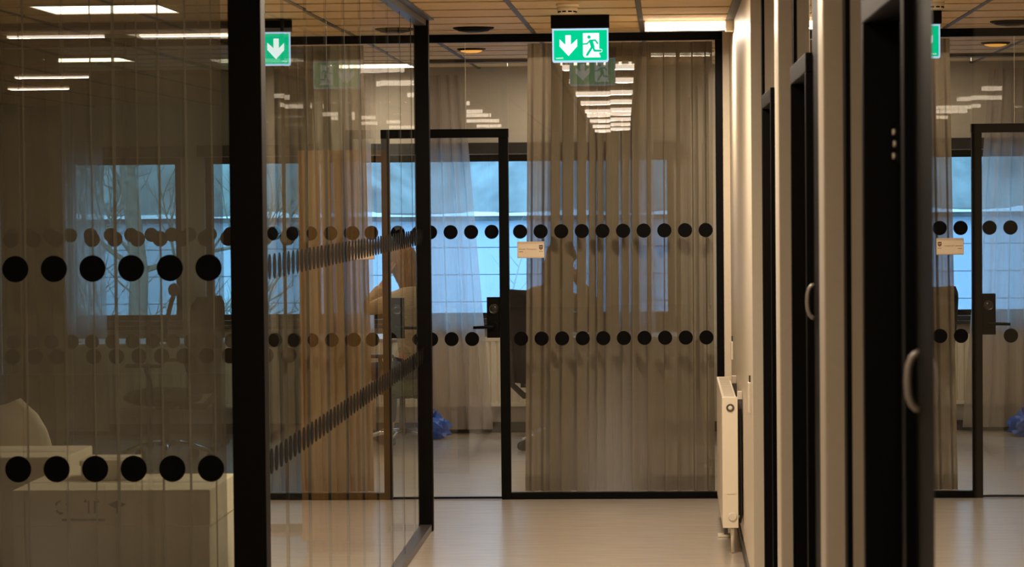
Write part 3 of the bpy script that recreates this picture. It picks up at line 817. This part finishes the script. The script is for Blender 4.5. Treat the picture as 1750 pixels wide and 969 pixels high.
# ------------------------------------------------------------------ end office furniture
def panel_radiator(x0, x1, label):
    t = empty('panel_radiator', ((x0 + x1) / 2, E - .09, 0)); tag(t, label, 'radiator')
    l = (x1 - x0) / 2; z0, z1 = .196, .70
    n = int((x1 - x0) / .05); mb = MB(); pts = []
    for k in range(n):
        a = -l + (x1 - x0) * k / n; w_ = (x1 - x0) / n
        pts += [(a, 0), (a + w_ * .62, 0), (a + w_ * .72, .010), (a + w_ * .90, .010)]
    pts += [(l, 0), (l, .03), (-l, .03)]
    mb.prism(pts, z0 + .03, z1 - .03, 'xy')
    mb.build('fluted_panel', 'white', t)
    B(-l, l, -.002, .05, z1 - .0295, z1).build('top_cover', 'white', t, .002)
    B(-l, l, -.002, .03, z0, z0 + .0295).build('bottom_edge', 'white', t, .002)
    for s in (-1, 1): B(s * l * .8 - .015, s * l * .8 + .015, .0305, .0885, z0 + .1, z1 - .1).build('bracket', 'white', t)
    return t
panel_radiator(-1.70, -.25, 'white fluted radiator under the office window, partly behind the sheer curtain')
panel_radiator(-4.4, -3.0, 'white fluted radiator under the left office window')

def office_chair(x, y, rz, label, seatmat, backmat):
    t = empty('office_chair', (x, y, 0), rz); tag(t, label, 'office chair')
    # seat faces +y; backrest on -y side
    def pad(w0, w1, d, h, cz, curve=0., seg=10):
        mb = MB(); return mb
    s = MB(); s.ellipsoid((0, .02, .43), (.27, .26, .065), 24, 12); s.build('seat', seatmat, t)
    b = MB(); vs = []; nu, nv = 10, 14
    for side_ in (0, 1):
        for j in range(nv + 1):
            v = j / nv; wz = .46 + .63 * v
            w = .175 + .085 * math.sin(math.pi * min(1, v * .62 + .10)) if v < .9 else .24 * math.sqrt(max(.05, 1 - ((v - .9) / .1) ** 2 * .6))
            for i in range(nu + 1):
                u = -1 + 2 * i / nu
                edge = math.sqrt(max(0, 1 - u ** 4))
                vs.append((u * w, -.25 - .05 * v - .05 * (1 - u * u) + (.035 * edge if side_ else -.035 * edge), wz))
    m_ = (nu + 1) * (nv + 1)
    fs = []
    for j in range(nv):
        for i in range(nu):
            a = j * (nu + 1) + i; fs.append((a, a + 1, a + nu + 2, a + nu + 1)); fs.append((m_ + a, m_ + a + nu + 1, m_ + a + nu + 2, m_ + a + 1))
    for i in range(nu):
        fs.append((i, m_ + i, m_ + i + 1, i + 1)); a = nv * (nu + 1) + i; fs.append((a, a + 1, m_ + a + 1, m_ + a))
    for j in range(nv):
        a = j * (nu + 1); fs.append((a, a + nu + 1, m_ + a + nu + 1, m_ + a)); a += nu; fs.append((a, m_ + a, m_ + a + nu + 1, a + nu + 1))
    b.add(vs, fs, True); b.build('backrest', backmat, t)
    MB().tube([(0, -.10, .37), (0, -.27, .37), (0, -.36, .45), (0, -.37, .75)], .022, 10).build('back_support', 'rubber', t)
    MB().lathe([(.075, .352), (.07, .366)], n=20).build('seat_plate', 'rubber', t)
    MB().cyl((0, 0, .10), (0, 0, .352), .026, .02, 16).build('column', 'alu_dark', t)
    for sx in (-1, 1):
        MB().tube([(sx * .2, -.05, .39), (sx * .30, -.05, .41), (sx * .31, -.03, .55), (sx * .31, .0, .64)], .014, 8).build('arm_post', 'rubber', t)
        B(sx * .31 - .035, sx * .31 + .035, -.12, .13, .64, .665).build('arm_pad', 'rubber', t, .01)
    for k in range(5):
        a = math.radians(72 * k + 204); cx, sy_ = math.cos(a), math.sin(a)
        lg = MB().tube([(.03 * cx, .03 * sy_, .125), (.17 * cx, .17 * sy_, .115), (.30 * cx, .30 * sy_, .075)], [.022, .017, .012], 8).build('base_leg', 'chrome', t)
        px_, py_ = .30 * cx, .30 * sy_
        cs = MB()
        for o_ in (-.014, .014):
            d_ = Vector((-sy_, cx, 0)) * o_
            e_ = Vector((-sy_, cx, 0)) * .008
            c_ = Vector((px_, py_, .032)) + d_
            cs.cyl(c_ - e_, c_ + e_, .031, .031, 16)
        cs.build('caster', 'rubber', lg)
    return t
office_chair(-.74, 19.90, math.radians(-62), 'dark office chair with polished star base under the seated person', 'olive', 'navy')
office_chair(-3.29, 19.0, math.radians(75), 'office chair with polished star base in the left office', 'olive', 'navy')

def desk(x0, x1, y0, y1, label):
    t = empty('desk', ((x0 + x1) / 2, (y0 + y1) / 2, 0)); tag(t, label, 'desk')
    a, b = (x1 - x0) / 2, (y1 - y0) / 2
    B(-a, a, -b, b, .715, .74).build('desktop', 'desk', t, .003)
    for sx in (-1, 1):
        B(sx * (a - .08) - .03, sx * (a - .08) + .03, -.03, .03, .03, .7145).build('leg', 'alu', t, .004)
        B(sx * (a - .08) - .035, sx * (a - .08) + .035, -b + .04, b - .04, .001, .0295).build('foot', 'alu', t, .004)
    return t
desk(-.93, .30, 20.22, 20.95, 'white desk by the window in front of the seated person')
desk(-4.55, -3.05, 19.75, 20.5, 'white desk under the window of the left office')
def sheet_stack(x, y, w, d, h, rz, label, mat='paper'):
    t = empty('paper_stack', (x, y, .7405), rz); tag(t, label, 'paper')
    B(-w / 2, w / 2, -d / 2, d / 2, 0, h).build('lower_sheets', mat, t)
    B(-w / 2 + .01, w / 2 + .008, -d / 2 + .006, d / 2 - .01, h + .0004, h + .003).build('top_sheet', 'paper', t, rot=(0, 0, .06))
sheet_stack(-.30, 20.45, .3, .22, .02, .2, 'stack of white papers on the desk by the window')
sheet_stack(-.70, 20.62, .3, .21, .008, -.15, 'thin pile of papers in front of the seated person')
sheet_stack(-4.2, 19.95, .3, .21, .012, .3, 'white papers on the left office desk')
# desk lamp silhouette in the left office
dl = empty('desk_lamp', (-3.48, 20.1, .74)); tag(dl, 'dark desk lamp with round head against the left office window', 'desk lamp')
MB().lathe([(.075, .0005), (.075, .012), (.02, .02)], n=24).build('base', 'rubber', dl)
MB().tube([(0, 0, .02), (.01, 0, .13), (.045, 0, .27), (.06, 0, .31)], .016, 10).build('arm', 'rubber', dl)
MB().ellipsoid((.065, 0, .355), (.042, .042, .046), 18, 12).build('head', 'rubber', dl)

# blue plastic bag
bag = empty('plastic_bag', (-1.70, 20.72, 0)); tag(bag, 'crumpled blue plastic bag on the office floor below the sheer curtain', 'bag')
rnd = random.Random(4)
bm = bmesh.new(); bmesh.ops.create_icosphere(bm, subdivisions=3, radius=1)
for v in bm.verts:
    d_ = v.co.copy(); n_ = 1 + .22 * math.sin(7 * d_.x + 3 * d_.z) * math.cos(6 * d_.y + 4 * d_.x) + rnd.uniform(-.11, .11)
    v.co = Vector((d_.x * .15 * n_, d_.y * .12 * n_, max(.001, .085 + d_.z * .085 * n_)))
me = bpy.data.meshes.new('bag_body'); bm.to_mesh(me); bm.free(); me.materials.append(M['bag']); link('bag_body', me, bag)
mb = MB()
for s in (-1, 1):
    mb.tube([(s * .03, -.01, .16), (s * .05, -.02, .20), (s * .02, -.03, .215), (-s * .01, -.02, .165)], [.014, .009, .007, .012], 6)
mb.build('bag_handles', 'bag', bag)

# ------------------------------------------------------------------ person at the desk
def skin_mesh(name, verts, edges, radii, root, mat, sub=2):
    me = bpy.data.meshes.new(name); me.from_pydata(verts, edges, [])
    ob = bpy.data.objects.new(name, me); COL.objects.link(ob)
    ob.modifiers.new('skin', 'SKIN')
    lay = me.skin_vertices[0].data
    for i, r in enumerate(radii):
        lay[i].radius = r if isinstance(r, tuple) else (r, r); lay[i].use_root = (i == root)
    sd = ob.modifiers.new('sub', 'SUBSURF'); sd.levels = sub; sd.render_levels = sub
    bpy.context.view_layer.update()
    out = bpy.data.meshes.new_from_object(ob.evaluated_get(bpy.context.evaluated_depsgraph_get()))
    bpy.data.objects.remove(ob); bpy.data.meshes.remove(me)
    out.materials.clear(); out.materials.append(M[mat])
    out.polygons.foreach_set('use_smooth', [True] * len(out.polygons)); return out
pe = empty('person', (-.82, 19.92, 0), math.radians(-46))
tag(pe, 'seated person in a beige knit sweater resting the head on the hands', 'person')
def build_body(part):
    V, Ed, R = [], [], []
    def add(p, r, prev=None):
        V.append(p); R.append(r); i = len(V) - 1
        if prev is not None: Ed.append((prev, i))
        return i
    if part == 'body':
        pel = add((0, -.03, .53), (.15, .115))
        sp = add((0, -.05, .72), (.125, .09), pel); ch = add((0, -.01, .95), (.145, .10), sp)
        nk0 = add((0, .06, 1.09), .055, ch); nk = add((0, .10, 1.16), .047, nk0)
        h1 = add((0, .13, 1.225), (.068, .078), nk); h2 = add((0, .145, 1.30), (.078, .092), h1); h3 = add((0, .13, 1.37), (.05, .06), h2)
        for s in (-1, 1):
            sh_ = add((s * .165, .0, 1.03), .055, ch)
            el = add((s * .31, .17, .90 if s < 0 else .955), .042, sh_)
            wr = add((s * .165, .15, 1.125), .027, el)
            pm = add((s * .122, .125, 1.185), (.030, .018), wr)
            for k, (dx, dl) in enumerate(((-.024, .060), (-.008, .070), (.008, .066), (.022, .052))):
                b0 = add((s * (.118), .115 + dx, 1.212), .0088, pm)
                b1 = add((s * (.116), .10 + dx * 1.2, 1.212 + dl * .55), .0082, b0)
                add((s * (.104), .085 + dx * 1.2, 1.212 + dl), .0075, b1)
            t0 = add((s * .112, .16, 1.19), .0100, pm); add((s * .098, .178, 1.22), .0085, t0)
            hp = add((s * .095, .02, .52), .085, pel); kn = add((s * .13, .40, .52), .062, hp)
            an = add((s * .13, .42, .10), .042, kn); add((s * .13, .54, .05), .036, an)
    elif part == 'sweater':
        pel = add((0, -.04, .56), (.165, .128)); sp = add((0, -.05, .72), (.155, .118), pel); ch = add((0, -.02, .94), (.175, .125), sp)
        add((0, .055, 1.085), .075, ch)
        for s in (-1, 1):
            sh_ = add((s * .17, -.005, 1.025), .072, ch)
            el = add((s * .313, .17, .90 if s < 0 else .955), .060, sh_); add((s * .172, .153, 1.115), .040, el)
    elif part == 'trousers':
        pel = add((0, -.02, .52), (.155, .11))
        for s in (-1, 1):
            hp = add((s * .097, .04, .52), .092, pel); kn = add((s * .13, .41, .52), .07, hp); add((s * .13, .42, .13), .055, kn)
    return V, Ed, R
body = link('body', skin_mesh('body', *build_body('body'), 0, 'skin'), pe)
fc = MB(); fc.ellipsoid((0, .235, 1.285), (.012, .022, .02), 10, 8); fc.build('nose', 'skin', pe)
for s in (-1, 1):
    e_ = MB(); e_.ellipsoid((s * .079, .135, 1.285), (.010, .020, .032), 10, 8); e_.build('ear', 'skin', pe)
    e_ = MB(); e_.ellipsoid((s * .030, .222, 1.305), (.012, .008, .007), 10, 8); e_.build('eye', 'paper', pe)
mo = MB(); mo.ellipsoid((0, .222, 1.235), (.024, .008, .007), 10, 6); mo.build('mouth', 'ink2', pe)
link('sweater', skin_mesh('sweater', *build_body('sweater'), 0, 'sweater'), pe)
link('trousers', skin_mesh('trousers', *build_body('trousers'), 0, 'jeans'), pe)
for s in (-1, 1):
    MB().ellipsoid((s * .13, .50, .045), (.05, .13, .045), 16, 10).build('shoe', 'rubber', pe)
hr = MB(); vs = []; nu, nv = 40, 18
for j in range(nv + 1):
    v = j / nv
    for i in range(nu):
        th = 2 * math.pi * i / nu; fx, fy = math.sin(th), math.cos(th)      # fy=+1 is the face side
        if v < .45:
            ph = math.pi / 2 * (v / .45); rr = math.sin(ph); zz = 1.30 + .125 * math.cos(ph)
            x, y_ = .096 * rr * fx, .125 + .112 * rr * fy
        else:
            s_ = (v - .45) / .55; back_ = max(0, -fy * .75 + .42)
            zz = 1.30 - s_ * (.05 + .19 * min(1, back_)); k_ = 1 + .10 * math.sin(math.pi * s_) - .22 * s_
            x, y_ = .096 * k_ * fx, .125 + .112 * k_ * fy - .035 * s_
        wv = .006 * math.sin(i * 2.1 + 3 * v) + .004 * math.sin(i * 5.3)
        if v > .45 and fy > .45: y_ = min(y_, .19)
        vs.append((x * (1 + wv * 8), y_ + wv, zz))
fs = [(j * nu + i, j * nu + (i + 1) % nu, (j + 1) * nu + (i + 1) % nu, (j + 1) * nu + i) for j in range(nv) for i in range(nu)]
hr.add(vs, fs, True); q = hr.build('hair', 'hair', pe)
sd = q.modifiers.new('solid', 'SOLIDIFY'); sd.thickness = .012; sd.offset = 1

# ------------------------------------------------------------------ outside
gr = B(-60, 60, E + .5, 160, -4.2, -4.0).build('ground', 'ground'); struct(gr, 'snowy ground outside far below the windows', 'ground')
bd = empty('neighbouring_building', (0, 40, 0)); tag(bd, 'low pale blue clad building with snowy roof edge outside the window', 'building')
B(-22, 14, .06, 8, -4, 1.36).build('wall_core', 'facade_seam', bd)
k = 0; z = 1.36
while z > -3.6:
    ph_ = .372
    for a in range(-22, 14, 6):
        B(a + .004, a + 5.996, 0, .055, z - ph_ + .010, z).build('cladding_panel', 'facade', bd)
    z -= ph_
rb = MB(); rnd = random.Random(3)
rb.box(-22.2, 14.2, -.15, 8.2, 1.365, 1.42); rb.build('roof_edge', 'moss', bd)
vs = []; nx = 220
for j, (yy, hh) in enumerate(((-.17, 0), (-.15, .05), (.0, .08), (.3, .05), (.6, .0))):
    for i in range(nx + 1):
        x = -22 + 36 * i / nx
        vs.append((x, yy, 1.425 + hh * (.55 + .45 * math.sin(x * 3.1 + j) * math.sin(x * 1.3) + rnd.uniform(-.25, .25)) * (1 if j else 0)))
fs = [(j * (nx + 1) + i, j * (nx + 1) + i + 1, (j + 1) * (nx + 1) + i + 1, (j + 1) * (nx + 1) + i) for j in range(4) for i in range(nx)]
MB().add(vs, fs, True).build('roof_snow', 'snow', bd, fix=False)
hl = MB(); vs = []; nx, ny = 60, 14
for j in range(ny + 1):
    for i in range(nx + 1):
        x = -60 + 120 * i / nx; y_ = 60 + 70 * j / ny
        vs.append((x, y_, -4 + 34 * (j / ny) ** .8 + 1.4 * math.sin(x * .21 + j) + rnd.uniform(-.8, .8)))
fs = [(j * (nx + 1) + i, j * (nx + 1) + i + 1, (j + 1) * (nx + 1) + i + 1, (j + 1) * (nx + 1) + i) for j in range(ny) for i in range(nx)]
o = hl.add(vs, fs, True).build('hillside', 'hill', fix=False); struct(o, 'grey-blue wooded hillside beyond the roof outside', 'hill')
def tree(x, y, h, seed, label):
    t = empty('bare_tree', (x, y, -4)); tag(t, label, 'tree', 'bare trees outside')
    rnd = random.Random(seed); tr_ = MB(); br = MB()
    p = Vector((0, 0, 0)); pts = [p.copy()]; rad = [.15]
    for k in range(9):
        p = p + Vector((rnd.uniform(-.12, .12), rnd.uniform(-.12, .12), h / 9)); pts.append(p.copy()); rad.append(.15 * (1 - k / 10))
    tr_.tube(pts, rad, 8); tr_.build('trunk', 'bark', t)
    def branch(p, d, l, r, lev):
        a = p.copy(); q = [a.copy()]
        for k in range(4):
            d = (d + Vector((rnd.uniform(-.25, .25), rnd.uniform(-.25, .25), rnd.uniform(-.08, .22)))).normalized()
            a = a + d * l / 4; q.append(a.copy())
            if lev < 3:
                for _ in range(2 if lev < 2 else 1):
                    if rnd.random() < .8:
                        nd = (d + Vector((rnd.uniform(-1, 1), rnd.uniform(-1, 1), rnd.uniform(-.3, .7)))).normalized()
                        branch(a, nd, l * .55, r * .55, lev + 1)
        br.tube(q, [r, r * .8, r * .6, r * .45, r * .25], 4, cap=False)
    for k in range(2, 10):
        for _ in range(3):
            an = rnd.uniform(0, 6.28)
            branch(pts[k], Vector((math.cos(an), math.sin(an), rnd.uniform(.2, .9))).normalized(), h * .17, rad[k] * .34, 0)
    br.build('branches', 'bark', t); return t
tree(-5.25, 28.5, 9.0, 11, 'large bare tree outside the left office window')
tree(-9.3, 33.5, 8.0, 12, 'second bare tree further left outside the office windows')
sap = empty('bare_sapling', (-1.9, 33.0, -4)); tag(sap, 'thin pale sapling outside the wide window beside the door handle', 'tree')
rnd = random.Random(21); tr_ = MB(); br = MB()
pts = [(0, 0, 0), (.03, 0, 2.0), (-.02, 0, 3.5), (.06, 0, 4.3), (.22, 0, 4.9), (.42, 0, 5.5)]
tr_.tube(pts, [.03, .024, .018, .011, .008, .003], 8); tr_.build('trunk', 'bark_pale', sap)
for z_, x_ in ((3.7, -.01), (4.0, .03), (4.3, .06), (4.5, .12), (4.7, .17), (4.9, .22), (5.1, .3)):
    sg = rnd.choice((-1, 1)); l_ = rnd.uniform(.25, .5)
    q = [(x_, 0, z_), (x_ + sg * l_ * .4, .03, z_ + l_ * .5), (x_ + sg * l_ * .7, .05, z_ + l_ * .9)]
    br.tube(q, [.005, .004, .002], 5)
    br.tube([q[1], (q[1][0] + .12, 0, q[1][2] + .2)], [.003, .0015], 4)
br.build('branches', 'bark_pale', sap)
